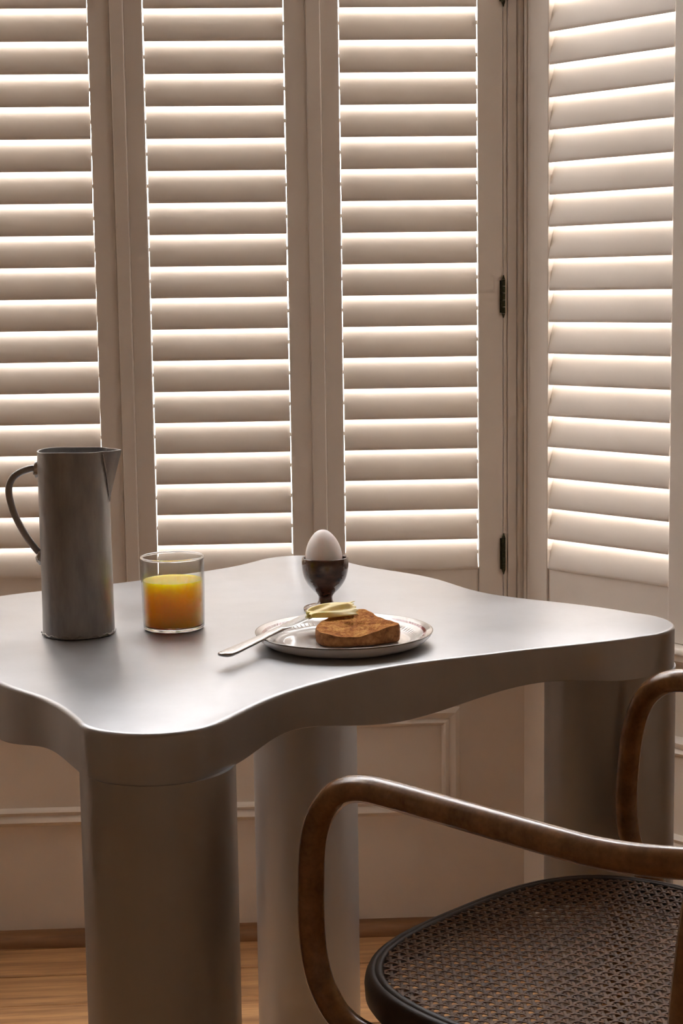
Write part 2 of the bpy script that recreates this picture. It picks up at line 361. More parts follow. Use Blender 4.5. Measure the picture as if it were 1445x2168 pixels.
def shutter(fr, o0, o1, stl, str_, zslat0, label=None, group=None, name='shutter_panel', zbot=0.5668, round_right=0, detail=True):
    """opening o0..o1, left stile from stl, right stile to str_, bottom edge of one slat at zslat0"""
    O, X, Y, a = FRAMES[fr]
    uc = (o0 + o1) / 2
    p = O + X * uc; root = empty('shutter_panel', (p.x, p.y, zbot), a)
    if label: tag(root, label, 'shutter', group)
    else: root.name = name; tag(root, kind='structure')
    L = lambda u: u - uc
    def st(u0, u1, rr):
        if rr:   # stile with one broadly rounded edge towards the room
            pr = [(u0, 0.028), (u0, 0.0)] + [(u1 - rr + rr * math.sin(t * PI / 2 / 6), rr * 0.55 * (1 - math.cos(t * PI / 2 / 6)) - 0.0) for t in range(7)] + [(u1, 0.028)]
            n = len(pr); V = [(L(x), y, 0) for x, y in pr] + [(L(x), y, ZTOP - zbot) for x, y in pr]
            F = [tuple(range(n)), tuple(range(2 * n - 1, n - 1, -1))] + [(k, (k + 1) % n, n + (k + 1) % n, n + k) for k in range(n)]
            ob('stile', V, F, M_SHUT, root, True, 0.7)
        else: ob('stile', *box(L(u0), L(u1), 0, 0.028, 0, ZTOP - zbot), M_SHUT, root, bevel=0.0016)
    st(stl, o0, 0); st(o1, str_, round_right)
    k = 0; zs = []
    z = zslat0
    while z - PITCH_S > 0.64: z -= PITCH_S
    while z + 0.062 < ZTOP - 0.06: zs.append(z); z += PITCH_S
    zb = zs[0] + 0.004; zt = zs[-1] + 0.066
    ob('bottom_rail', *box(L(o0) + 0.0004, L(o1) - 0.0004, 0.003, 0.026, 0, zb - zbot), M_SHUT, root, bevel=0.0012)
    ob('top_rail', *box(L(o0) + 0.0004, L(o1) - 0.0004, 0.003, 0.026, zt - zbot, ZTOP - zbot), M_SHUT, root, bevel=0.0012)
    sm = slat_mesh((o1 - o0) - 0.0029)
    for z in zs:
        s = link('slat', sm, root); s.location = (random.uniform(-0.0004, 0.0004), SY, z - zbot + 0.0300)
        s.rotation_euler = (random.uniform(-0.012, 0.012) - (UPPER_TILT if z > 1.67 else 0.0), 0, 0)     # the upper tier stands further open
    return root
Z0F, Z0R = 1.6274, 1.5777
GF, GR = 'louvred shutters of the front bay window', 'louvred shutters of the angled bay windows'
sh0 = shutter('front', -0.977, -0.738, -1.02, -0.7005, Z0F, name='window_1')
sh1 = shutter('front', -0.660, -0.4180, -0.6975, -0.3812, Z0F + 0.0006, 'white louvred shutter directly behind the metal jug', GF, round_right=0.012)
sh2 = shutter('front', -0.3262, -0.0868, -0.3582, -0.0494, Z0F, 'white louvred shutter behind the juice glass, between jug and egg', GF)
sh3 = shutter('front', 0.0061, 0.2441, -0.0250, 0.2875, Z0F, 'white louvred shutter with dark hinges, just right of the egg', GF)
sh4 = shutter('right', 0.0, 0.2595, -0.0425, 0.2975, Z0R, 'white louvred shutter on the angled bay wall above the right table corner')
sh5 = shutter('right', 0.355, 0.612, 0.32, 0.65, Z0R, name='window_2')
sh6 = shutter('left', -0.2595, 0.0, -0.2975, 0.0425, Z0R, name='window_3')
sh7 = shutter('left', -0.612, -0.355, -0.65, -0.32, Z0R, name='window_4')

def post(name, fr, u0, u1, y0, y1, bev=0.0016, z0=SILL, z1=HEAD):
    o = ob(name, *box(u0, u1, y0, y1, z0, z1), M_SHUT, None, bevel=bev); inframe(o, fr); return tag(o, kind='structure')
# cover strips between the leaves
post('trim_7', 'front', -0.3814, -0.3580, -0.0022, 0.03, 0.0020)
post('trim_8', 'front', -0.0496, -0.0248, -0.0026, 0.03, 0.0020)
post('trim_9', 'front', -0.7000, -0.6980, 0.003, 0.03, 0.0005)
# unseen backing strips added to block light leaks at meeting leaves and corners
post('light_stop_25', 'front', -0.395, -0.345, 0.0300, 0.045, 0.001); post('light_stop_26', 'front', -0.062, -0.012, 0.0300, 0.045, 0.001)
post('light_stop_27', 'front', 0.275, 0.345, 0.0300, 0.045, 0.001); post('light_stop_28', 'front', -0.71, -0.688, 0.0300, 0.045, 0.001)
post('light_stop_29', 'front', -1.11, -1.01, 0.0300, 0.045, 0.001); post('light_stop_30', 'right', -0.085, -0.030, 0.0300, 0.045, 0.001)
post('light_stop_31', 'right', 0.285, 0.335, 0.0300, 0.045, 0.001); post('light_stop_32', 'right', 0.635, 0.72, 0.0300, 0.045, 0.001)
post('light_stop_33', 'left', 0.030, 0.085, 0.0300, 0.045, 0.001); post('light_stop_34', 'left', -0.335, -0.285, 0.0300, 0.045, 0.001); post('light_stop_35', 'left', -0.72, -0.635, 0.0300, 0.045, 0.001)
# jambs at the corners, hinged side and stepped corner beads
post('trim_10', 'front', 0.2881, 0.2953, 0.0005, 0.03, 0.0010)
post('trim_11', 'front', 0.2957, 0.3112, -0.002, 0.03, 0.0012)
post('trim_12', 'front', -1.0850, -1.0225, -0.001, 0.03, 0.0015)
post('trim_13', 'right', 0.2985, 0.3190, -0.001, 0.03, 0.0015)
post('trim_14', 'right', 0.651, 0.705, -0.001, 0.03, 0.0015)
post('trim_15', 'left', -0.3190, -0.2985, -0.001, 0.03, 0.0015)
post('trim_16', 'left', -0.705, -0.651, -0.001, 0.03, 0.0015)
post('trim_17', 'left', 0.0435, 0.052, -0.001, 0.03, 0.0015)
def corner_bead(name, fr, u, y, r):
    V, F = tube([(u, y, SILL), (u, y, HEAD)], r, 20); o = ob(name, V, F, M_SHUT, None, True, 0.9); inframe(o, fr); return tag(o, kind='structure')
corner_bead('trim_18', 'front', 0.3185, 0.0042, 0.0072)
post('trim_19', 'right', -0.0560, -0.0492, 0.0005, 0.03, 0.0012)
post('trim_20', 'right', -0.0491, -0.0430, 0.0028, 0.03, 0.0008)
corner_bead('trim_21', 'left', 0.0600, 0.0045, 0.009)
# frame rail hiding the gap under the shutters and over them
for nm, fr, u0, u1 in (('trim_22', 'front', TC_L, TC_R), ('trim_23', 'right', UR0, 0.705), ('trim_24', 'left', -0.705, -UR0)):
    o = ob(nm, *box(u0, u1, 0.004, 0.03, ZTOP + 0.002, HEAD + 0.01), M_SHUT); inframe(o, fr); tag(o, kind='structure')

# hinges, children of the third shutter
def hinge(root, uc, zbot, zc, h=0.060):
    x = 0.2880 - uc
    parts = []
    n = 5
    for k in range(n):
        a = zc - h / 2 + k * h / n; parts.append(tube([(x, -0.0030, a + 0.0004), (x, -0.0030, a + h / n - 0.0004)], 0.0034, 12))
    for s in (-1, 1):
        parts.append(lathe_at([(0.0, s * 0.0075), (0.0012, s * 0.0065), (0.0016, s * 0.004), (0.0028, s * 0.001), (0.0028, 0)], x, -0.0030, zc + s * h / 2, 10))
    kn = ob('hinge', *[list(t) for t in join([(v, f) for v, f in parts])], M_HINGE, root, True, 0.8)
    kn.location.z = -zbot
    lf = ob('hinge_leaf', *box(x - 0.0060, x - 0.0010, -0.0012, 0.0004, zc - h / 2 + 0.002, zc + h / 2 - 0.002), M_HINGE, kn, bevel=0.0004, seg=1)
    return kn
def lathe_at(prof, x, y, z, seg):
    V, F = lathe(prof, seg); return [(a + x, b_ + y, c + z) for a, b_, c in V], F
for zc in (0.681, 1.136, 1.664, 2.15): hinge(sh3, 0.1251, 0.5668, zc)

# ------------------------------------------------------------------ table
TZ = 0.74; TCN = Vector((-0.1215, 2.034, 0))
LEGS = {'N': (-0.1845, 1.5850, 0.0768), 'R': (0.328, 1.9960, 0.0800), 'B': (-0.0610, 2.4830, 0.0800), 'L': (-0.571, 2.073, 0.0800)}
OUT = OUTLINE = [
 (-0.366, 1.723), (-0.329, 1.681), (-0.303, 1.655), (-0.283, 1.617), (-0.2635, 1.577), (-0.253, 1.547), (-0.236, 1.525), (-0.212, 1.512), (-0.183, 1.507), (-0.155, 1.512),
 (-0.131, 1.534), (-0.117, 1.560), (-0.1045, 1.586), (-0.089, 1.622), (-0.067, 1.661), (-0.043, 1.693), (-0.0195, 1.717), (0.0062, 1.746), (0.0325, 1.769), (0.0585, 1.784),
 (0.0848, 1.799), (0.112, 1.811), (0.139, 1.822), (0.1668, 1.834), (0.1946, 1.850), (0.2235, 1.861), (0.260, 1.874), (0.317, 1.898), (0.358, 1.918), (0.387, 1.946), (0.405, 1.983), (0.4065, 2.016),
 (0.394, 2.044), (0.365, 2.077), (0.295, 2.137), (0.237, 2.175), (0.196, 2.211), (0.170, 2.256), (0.148, 2.312), (0.120, 2.360), (0.076, 2.407), (0.041, 2.438), (0.018, 2.473), (-0.003, 2.514), (-0.025, 2.545),
 (-0.055, 2.563), (-0.084, 2.563), (-0.113, 2.542), (-0.140, 2.500), (-0.172, 2.452), (-0.201, 2.430), (-0.271, 2.371), (-0.327, 2.329), (-0.423, 2.280), (-0.471, 2.248), (-0.515, 2.205), (-0.560, 2.170), (-0.601, 2.150),
 (-0.630, 2.122), (-0.648, 2.085), (-0.649, 2.052), (-0.637, 2.024), (-0.608, 1.991), (-0.538, 1.931), (-0.480, 1.893), (-0.439, 1.857), (-0.413, 1.812), (-0.391, 1.762)]
def resample_closed(P, n):
    D_ = [0]
    for k in range(len(P)): D_.append(D_[-1] + (P[(k + 1) % len(P)] - P[k]).length)
    out, j = [], 0
    for k in range(n):
        s = D_[-1] * k / n
        while D_[j + 1] < s: j += 1
        t = (s - D_[j]) / max(1e-9, D_[j + 1] - D_[j]); out.append(P[j % len(P)].lerp(P[(j + 1) % len(P)], t))
    return out
NO = 300
pl = resample_closed(catmull([(x, y, 0) for x, y in OUT], 8, True), NO)
for it in range(10): pl = [(pl[k - 1] + pl[k] * 2 + pl[(k + 1) % NO]) / 4 for k in range(NO)]
def snap_legs(P, far_):
    Q = list(P)
    for k, p in enumerate(P):
        for (x, y, r) in LEGS.values():
            dv = Vector((p.x - x, p.y - y, 0)); d = dv.length; outw = Vector((x - TCN.x, y - TCN.y, 0)).normalized()
            if dv.normalized().dot(outw) > 0.35 and abs(d - r) < far_:
                q = min(1.0, (far_ - abs(d - r)) / (far_ * 0.55)); q = q * q * (3 - 2 * q)
                Q[k] = p.lerp(Vector((x, y, 0)) + dv.normalized() * (r + 0.0003), q)
    return Q
pl = snap_legs(pl, 0.016)
for it in range(16): pl = [(pl[k - 1] + pl[k] * 4 + pl[(k + 1) % NO]) / 6 for k in range(NO)]
pl = snap_legs(pl, 0.0045)
table = empty('dining_table', (TCN.x, TCN.y, FLOOR)); tag(table, 'wavy-edged brushed aluminium table on thick round column legs', 'table')
def table_mesh():
    V, F = [], []
    nrm = []
    for k in range(NO):
        t = (pl[(k + 1) % NO] - pl[k - 1]).normalized(); nrm.append(Vector((t.y, -t.x, 0)))
    RF = 0.0045
    prof = [(RF, 0)] + [(RF * (1 - math.sin(a)), -RF * (1 - math.cos(a))) for a in (PI / 8, PI / 4, 3 * PI / 8, PI / 2)]
    rings = []
    def bottom(p):
        t = 0.038
        best = 9
        for (x, y, r) in LEGS.values(): best = min(best, math.hypot(p.x - x, p.y - y) - r)
        t += 0.0135 * math.exp(-(max(0, best) / 0.050) ** 2)            # web where a leg meets the top
        keys = list(LEGS.values()); mids = [(0.058, 1.785), (0.135, 2.335), (-0.335, 2.325), (-0.375, 1.735)]
        dm = min(math.hypot(p.x - mx_, p.y - my_) for mx_, my_ in mids)
        t += 0.027 * math.exp(-(dm / 0.115) ** 2)                      # belly in the middle of every side
        return t
    for ins, dz in prof: rings.append([(pl[k] - nrm[k] * ins + Vector((0, 0, dz))) for k in range(NO)])
    bt = [bottom(p) for p in pl]
    for it in range(4): bt = [(bt[k - 1] + bt[k] * 2 + bt[(k + 1) % NO]) / 4 for k in range(NO)]
    for fr_ in (0.5, 1.0): rings.append([pl[k] + Vector((0, 0, -RF - (bt[k] - RF - 0.0008) * fr_)) for k in range(NO)])
    rings.append([pl[k] - nrm[k] * 0.0008 + Vector((0, 0, -bt[k])) for k in range(NO)])
    rings.append([pl[k] - nrm[k] * 0.03 + Vector((0, 0, -bt[k] + 0.004)) for k in range(NO)])
    for rg in rings: V += [Vector((p.x - TCN.x, p.y - TCN.y, TZ - FLOOR + p.z)) for p in rg]
    for q in range(len(rings) - 1):
        for k in range(NO):
            k2 = (k + 1) % NO; F.append((q * NO + k, q * NO + k2, (q + 1) * NO + k2, (q + 1) * NO + k))
    F.append(tuple(range(NO))); b0 = (len(rings) - 1) * NO
    F.append(tuple(b0 + k for k in range(NO - 1, -1, -1)))
    return V, F
top = ob('table_top', *table_mesh(), M_TABLE, table, True, 0.75)
for key, (x, y, r) in LEGS.items():
    prof = [(0, 0), (r - 0.004, 0), (r - 0.001, 0.001), (r, 0.004), (r, 0.12), (r, 0.35), (r, 0.6), (r, TZ - FLOOR - 0.050), (0, TZ - FLOOR - 0.050)]
    lg = ob('leg', *lathe(prof, 72), M_TABLE, table, True, 0.7); lg.location = (x - TCN.x, y - TCN.y, 0)

# ------------------------------------------------------------------ jug
jug = empty('jug', (-0.322, 1.981, TZ)); tag(jug, 'tall dull grey metal jug with a thin loop handle', 'jug')
JR, JH, JT = 0.0432, 0.2245, 0.0021
def jug_body():
    seg = 96; V, F = [], []
    hs = [0.0, 0.0015, 0.004, 0.03, 0.07, 0.11, 0.15] + [0.160 + (JH - 0.160) * k / 12 for k in range(13)]
    def shape(a, h, r):
        # sharp spout pulled out towards local +x over the top 60 mm
        f = max(0.0, (h - 0.162) / (JH - 0.162)); wd = 0.05 + 0.36 * f
        d = abs((a + PI) % (2 * PI) - PI)
        e = 0.0175 * f * max(0.0, 1 - d / wd) ** 0.9 if d < wd else 0
        return (r + e)
    outer, inner = [], []
    for h in hs:
        r = JR + (0.0004 if 0 < h < 0.01 else 0) - 0.0008 * h / JH
        if h == 0: r -= 0.0015
        outer.append([(shape(2 * PI * k / seg, h, r) * math.cos(2 * PI * k / seg), shape(2 * PI * k / seg, h, r) * math.sin(2 * PI * k / seg), h + 0.0006 * math.sin(6 * PI * k / seg) * (h > 0.22)) for k in range(seg)])
    for h in reversed(hs[2:]):
        r = JR - JT - 0.0008 * h / JH
        inner.append([(shape(2 * PI * k / seg, h, r) * math.cos(2 * PI * k / seg), shape(2 * PI * k / seg, h, r) * math.sin(2 * PI * k / seg), h + 0.0006 * math.sin(6 * PI * k / seg) * (h > 0.22)) for k in range(seg)])
    rings = outer + inner
    for rg in rings: V += rg
    for q in range(len(rings) - 1):
        for k in range(seg):
            k2 = (k + 1) % seg; F.append((q * seg + k, q * seg + k2, (q + 1) * seg + k2, (q + 1) * seg + k))
    F.append(tuple(range(seg - 1, -1, -1))); b0 = (len(rings) - 1) * seg; F.append(tuple(b0 + k for k in range(seg)))
    return V, F
jb = ob('body', *jug_body(), M_JUG, jug, True, 0.5); jb.rotation_euler = (0, 0, math.radians(-6))
hp = [(-0.040, 0, 0.2035), (-0.052, 0, 0.2025), (-0.064, 0, 0.1985), (-0.0735, 0, 0.1915), (-0.0785, 0, 0.1800), (-0.0775, 0, 0.164), (-0.0715, 0, 0.144), (-0.0620, 0, 0.1245), (-0.0530, 0, 0.1105), (-0.0420, 0, 0.0965)]
hpath = catmull(hp, 6)
ob('handle', *tube(hpath, [0.0043] * len(hpath), 14, flat=0.82, upv=(0, 1, 0)), M_JUG, jug, True, 0.9)
def blob(name, c, r, parent, m, seed, sq=(1, 1, 1)):
    bm = bmesh.new(); bmesh.ops.create_icosphere(bm, subdivisions=3, radius=r); rnd = random.Random(seed)
    ph = [rnd.uniform(0, 6) for _ in range(6)]
    for v_ in bm.verts:
        n = v_.co.normalized(); k = 1 + 0.16 * math.sin(7 * n.x + ph[0]) * math.sin(8 * n.z + ph[1]) + 0.1 * math.sin(13 * n.y + ph[2])
        v_.co = Vector((v_.co.x * sq[0], v_.co.y * sq[1], v_.co.z * sq[2])) * k
    for f_ in bm.faces: f_.smooth = True
    me = bpy.data.meshes.new(name); bm.to_mesh(me); bm.free(); me.materials.append(m); o = link(name, me, parent); o.location = c; return o
blob('weld', (-0.0435, 0, 0.2020), 0.0070, jug, M_WELD, 1, (0.7, 1, 1.35)); blob('weld', (-0.0440, 0, 0.0945), 0.0070, jug, M_WELD, 2, (0.7, 1, 1.25))
# rough weld bead around the foot
wp = [((JR + 0.0004 + 0.0005 * math.sin(k * 2.3) + 0.0004 * math.sin(k * 5.1)) * math.cos(2 * PI * k / 90), (JR + 0.0004 + 0.0005 * math.sin(k * 2.3)) * math.sin(2 * PI * k / 90), 0.0030 + 0.0009 * math.sin(k * 1.1) + 0.0006 * math.sin(k * 3.7)) for k in range(90)]
ob('foot_weld', *tube(wp, [0.0011 + 0.0005 * math.sin(k * 1.9) for k in range(90)], 8, True), M_JUG, jug, True, 1.2)
# hammered seam down each side of the spout
for s in (-1, 1):
    sp = [((JR + 0.0006) * math.cos(s * (0.035 + 0.34 * t)), (JR + 0.0006) * math.sin(s * (0.035 + 0.34 * t)), 0.162 + (JH - 0.004 - 0.162) * t) for t in [k / 22 for k in range(23)]]
    so = ob('spout_seam', *tube(sp, [(0.0009 + 0.0005 * math.sin(k * 2.6)) * min(1, 0.25 + k / 8) for k in range(23)], 8), M_JUG, jug, True, 1.2); so.rotation_euler = (0, 0, math.radians(-6))

# ------------------------------------------------------------------ glass of juice
gl = empty('tumbler', (-0.2085, 2.0045, TZ)); tag(gl, 'clear straight-sided glass tumbler two thirds full of orange juice', 'glass')
GR_, GH = 0.0378, 0.0905
wallp = [(GR_ - 0.0002, 0.0050), (GR_, 0.008), (GR_ + 0.0008, 0.05), (GR_ + 0.0012, GH - 0.0026), (GR_ - 0.0008, GH - 0.0026), (GR_ - 0.0009, 0.0625), (GR_ - 0.0011, 0.05), (GR_ - 0.0014, 0.0065)]
ob('glass_wall', *lathe(wallp, 96), M_GWALL, gl, True, 0.9)
ob('glass_rim', *lathe([(GR_ + 0.0003 + 0.0013 * math.cos(a), GH - 0.0013 + 0.0013 * math.sin(a)) for a in [2 * PI * k / 12 for k in range(12)]], 96, True), M_GLASS, gl, True, 3)
basep = [(0, 0.0006), (GR_ - 0.008, 0.0006), (GR_ - 0.004, 0.0), (GR_ - 0.0012, 0.0010), (GR_ - 0.0002, 0.0035), (GR_ - 0.0003, 0.0052), (GR_ - 0.0020, 0.0060), (GR_ - 0.006, 0.0052), (0, 0.0050)]
ob('glass_base', *lathe(basep, 96), M_GLASS, gl, True, 0.9)
ji = ob('orange_juice', *lathe([(0, 0.0053), (GR_ - 0.0062, 0.0055), (GR_ - 0.0022, 0.0064), (GR_ - 0.0016, 0.0090), (GR_ - 0.00125, 0.05), (GR_ - 0.0012, 0.0605), (GR_ - 0.0015, 0.0610), (GR_ - 0.0030, 0.0606), (GR_ - 0.010, 0.0605), (0, 0.0605)], 96), M_JUICE, gl, True, 0.9)
tag(ji, 'cloudy orange juice')

# ------------------------------------------------------------------ egg cup and egg
cup = empty('egg_cup', (-0.0222, 2.111, TZ)); tag(cup, 'dark brown glazed egg cup on a short stem behind the plate', 'egg cup')
outer = [(0.0270, 0.0), (0.0282, 0.0012), (0.0280, 0.0026), (0.0262, 0.0036), (0.0205, 0.0048), (0.0142, 0.0068), (0.0104, 0.0100), (0.0090, 0.0145), (0.0096, 0.0185), (0.0130, 0.0228), (0.0178, 0.0275), (0.0232, 0.0345), (0.0272, 0.0425), (0.0294, 0.0510), (0.0302, 0.0590), (0.0302, 0.0640), (0.0300, 0.0672)]
inner = [(0.0297, 0.0684), (0.0288, 0.0690), (0.0278, 0.0684), (0.0272, 0.066), (0.0265, 0.058), (0.0240, 0.047), (0.0190, 0.0385), (0.0110, 0.034), (0.0, 0.0325)]
ob('bowl', *lathe([(0, 0)] + smoothprof(outer + inner, 4), 72), M_CUP, cup, True, 1.0)
ob('foot_ring', *lathe([(0.0262, 0.00385), (0.0276, 0.0030), (0.0284, 0.0014), (0.0289, 0.0016), (0.0285, 0.0034), (0.0268, 0.0044)], 72, True), M_CUPFOOT_LIT, cup, True, 1.2)
egg = [(0.0, -0.0300), (0.0075, -0.0290), (0.0140, -0.0258), (0.0195, -0.0195), (0.0226, -0.0115), (0.0237, -0.0025), (0.0233, 0.0040), (0.0221, 0.0095), (0.0203, 0.0148), (0.0176, 0.0202), (0.0141, 0.0252), (0.0100, 0.0297), (0.0055, 0.0326), (0.0, 0.0337)]
eo = ob('egg', *lathe(smoothprof(egg, 4), 64), M_EGG, None, True, 3.0); eo.location = (-0.0237, 2.111, TZ + 0.0712); eo.rotation_euler = (0, math.radians(-3), 0)
tag(eo, 'pale pinkish white boiled egg standing in the brown cup', 'egg')

# ------------------------------------------------------------------ plate
plate = empty('side_plate', (0.001, 1.9005, TZ)); tag(plate, 'small round cream plate with a thin red band under the toast', 'plate')
pp = [(0.0, 0.0045), (0.040, 0.0044), (0.066, 0.0044), (0.0735, 0.0047), (0.0780, 0.0056), (0.0825, 0.0076), (0.0870, 0.0100), (0.0915, 0.0121), (0.0955, 0.0138), (0.1000, 0.0155), (0.1028, 0.0165), (0.1040, 0.0164), (0.1043, 0.0157), (0.1036, 0.0148)]
pb = [(0.1036, 0.0148), (0.1018, 0.0115), (0.0980, 0.0075), (0.0925, 0.0038), (0.0865, 0.0014), (0.0830, 0.0004), (0.0810, 0.0), (0.0785, 0.0), (0.0770, 0.0012), (0.0700, 0.0018), (0.0, 0.0018)]
ob('plate_face', *lathe(smoothprof(pp, 3), 120), M_PLATE, plate, True, 2.0)
ob('plate_underside', *lathe(smoothprof(pb, 3), 120), M_PLATEB, plate, True, 2.0)
# moulded flutes round the well
fm = meshdata('flute', *tube([(0.0800, 0, 0.0058), (0.0840, 0, 0.0077), (0.0880, 0, 0.0099)], [0.0007, 0.0012, 0.0006], 8), M_PLATEB, True, 1.0)
for k in range(90):
    o = link('flute', fm, plate); o.rotation_euler = (0, 0, 2 * PI * k / 90)

# ------------------------------------------------------------------ toast
TO = [(-0.0295, 1.874), (-0.022, 1.861), (-0.005, 1.8555), (0.018, 1.8585), (0.042, 1.867), (0.0625, 1.8795), (0.0650, 1.8850), (0.0620, 1.894), (0.052, 1.918), (0.040, 1.940), (0.032, 1.962), (0.022, 1.978), (0.010, 1.976), (-0.010, 1.955), (-0.026, 1.925), (-0.032, 1.895)]
toast = empty('toast', (0.015, 1.912, TZ + 0.0052)); tag(toast, 'thick golden half slice of toasted bread lying on the plate', 'toast')
def toast_mesh():
    n = 96; P = resample_closed(catmull([(x - 0.015, y - 1.912, 0) for x, y in TO], 8, True), n); rnd = random.Random(3)
    wob = [rnd.uniform(-1, 1) for _ in range(n)]
    for it in range(2): wob = [(wob[k - 1] + wob[k] * 2 + wob[(k + 1) % n]) / 4 for k in range(n)]
    def topz(x, y):
        z = 0.0165 + 0.0045 * max(0, min(1, (x - 0.0) / 0.05)) + 0.0040 * max(0, min(1, (y - 0.01) / 0.05))
        g = math.exp(-((x - 0.000) / 0.030) ** 2) * max(0, min(1, (-y - 0.015) / 0.04)); z -= 0.0055 * g     # sunken crumb near the front
        return z + 0.0006 * math.sin(210 * x + 3) * math.sin(190 * y)
    V, F = [], []; rings = []
    for (sc, zf) in [(0.965, 0.0), (1.0, 0.12), (1.015, 0.5), (1.005, 0.88), (0.985, 0.985)]:
        rg = []
        for k, p in enumerate(P):
            s = sc * (1 + 0.010 * wob[k]); x, y = p.x * s, p.y * s; rg.append((x, y, zf * topz(p.x, p.y)))
        rings.append(rg)
    for sc in (0.93, 0.82, 0.68, 0.52, 0.36, 0.2, 0.08):
        rg = []
        for k, p in enumerate(P):
            x, y = p.x * sc, p.y * sc; rg.append((x, y, topz(x, y) - 0.0012 * (1 - sc) ** 0.5 + rnd.uniform(-0.0010, 0.0010) * (sc < 0.9)))
        rings.append(rg)
    for rg in rings: V += rg
    side = 4
    for q in range(len(rings) - 1):
        for k in range(n): k2 = (k + 1) % n; F.append((q * n + k, q * n + k2, (q + 1) * n + k2, (q + 1) * n + k))
    F.append(tuple(range(n - 1, -1, -1))); F.append(tuple((len(rings) - 1) * n + k for k in range(n)))
    return V, F, n, side
V, F, n_, side = toast_mesh()
nside = side * n_
ob('crust', V[:(side + 1) * n_], F[:nside] + [tuple(range(n_ - 1, -1, -1))], M_CRUST, toast, True, 1.2)
ob('crumb', V[side * n_:], [tuple(i - side * n_ for i in q) for q in F[nside:-2]] + [tuple(i - side * n_ for i in F[-1])], M_TOAST, toast, True, 2.0)

# ------------------------------------------------------------------ butter knife
kn = empty('butter_knife', (-0.133, 1.777, TZ)); tag(kn, 'silver table knife resting across the plate rim and toast', 'knife')
K0 = Vector((-0.1335, 1.7765, 0.7545)); K1 = Vector((-0.0894, 1.8480, 0.7596)); K2 = Vector((-0.0440, 1.9390, 0.7645)); K3 = Vector((-0.0120, 1.9930, 0.7672))
kax = (K2 - K0).normalized(); klen = (K3 - K0).length; kside = kax.cross(Vector((0, 0, 1))).normalized(); kup = kside.cross(kax)
def loft(stations, org):
    V, F = [], []; sg = 20
    for (s, hw, ht, dz) in stations:
        c = K0 + kax * s + kup * dz - org
        for k in range(sg):
            a = 2 * PI * k / sg; ca, sa = math.cos(a), math.sin(a)
            V.append(c + kside * hw * math.copysign(abs(ca) ** 0.75, ca) + kup * ht * math.copysign(abs(sa) ** 0.75, sa))
    for q in range(len(stations) - 1):
        for k in range(sg): k2 = (k + 1) % sg; F.append((q * sg + k, q * sg + k2, (q + 1) * sg + k2, (q + 1) * sg + k))
    F.append(tuple(range(sg - 1, -1, -1))); F.append(tuple((len(stations) - 1) * sg + k for k in range(sg)))
    return V, F
og = Vector((-0.133, 1.777, TZ))
hs_ = [(0.0, 0.0015, 0.0008, 0.0016), (0.001, 0.0045, 0.0018, 0.0012), (0.004, 0.0078, 0.0027, 0.0006), (0.010, 0.0092, 0.0031, 0.0002), (0.022, 0.0092, 0.0030, 0), (0.045, 0.0082, 0.0027, 0), (0.075, 0.0068, 0.0026, 0), (0.100, 0.0058, 0.0027, 0), (0.118, 0.0052, 0.0029, 0), (0.126, 0.0050, 0.0030, 0)]
ob('handle', *loft(hs_, og), M_STEEL, kn, True, 1.0)
bs_ = [(0.126, 0.0050, 0.0024, 0), (0.132, 0.0068, 0.0014, 0), (0.140, 0.0086, 0.0010, 0), (0.165, 0.0094, 0.0009, 0), (0.195, 0.0096, 0.0008, 0), (0.212, 0.0085, 0.0007, 0), (0.222, 0.0060, 0.0006, 0), (0.228, 0.0020, 0.0005, 0)]
ob('blade', *loft(bs_, og), M_STEEL, kn, True, 1.0)

# ------------------------------------------------------------------ curl of butter
bu = empty('butter_curl', (-0.012, 1.951, TZ + 0.0265)); tag(bu, 'pale yellow curl of butter folded over the knife blade', 'butter')
def butter_mesh():
    nu, nv = 40, 34; V, F = [], []
    for layer in (0, 1):
        for i in range(nu + 1):
            u = i / nu
            for j in range(nv + 1):
                t = j / nv
                # long axis runs left to right, folds run along it
                x = -0.0300 + 0.0560 * u + 0.003 * math.sin(5 * t + 1)
                wd = 0.024 * (0.35 + 0.75 * math.sin(PI * min(1, 0.15 + 0.60 * u)))
                y = (t - 0.5) * 2 * wd * 0.8 + 0.020 * (u - 0.45)
                fold = 0.0021 * math.sin(3.0 * PI * t + 2.6 * u + 0.4) + 0.0010 * math.sin(7.0 * PI * t - 3.4 * u)
                arch = 0.0070 * (1 - (2 * t - 1) ** 2) * (0.35 + 0.75 * math.sin(PI * min(1, 0.2 + 0.6 * u)))
                lift = 0.0055 * u * t + 0.0045 * max(0, t - 0.5) * u * 2
                edge = min(1, 6 * min(t, 1 - t), 7 * min(u + 0.02, 1.02 - u))
                z = (fold * edge + arch + lift) * 0.95 - 0.0005
                rag = 0.0016 * math.sin(31 * t + 2) * (1 if i == nu else 0) + 0.0012 * math.sin(24 * t) * (1 if i == 0 else 0)
                V.append((x + rag, y, z + (0.0 if layer else -0.0026 * max(0.25, edge))))
    L = (nu + 1) * (nv + 1); ix = lambda l, i, j: l * L + i * (nv + 1) + j
    for l in (0, 1):
        for i in range(nu):
            for j in range(nv): F.append((ix(l, i, j), ix(l, i + 1, j), ix(l, i + 1, j + 1), ix(l, i, j + 1)))
    for i in range(nu):
        for j in (0, nv): F.append((ix(0, i, j), ix(0, i + 1, j), ix(1, i + 1, j), ix(1, i, j)))
    for j in range(nv):
        for i in (0, nu): F.append((ix(0, i, j), ix(0, i, j + 1), ix(1, i, j + 1), ix(1, i, j)))
    return V, F
ob('butter_fold', *butter_mesh(), M_BUTTER, bu, True, 1.2)

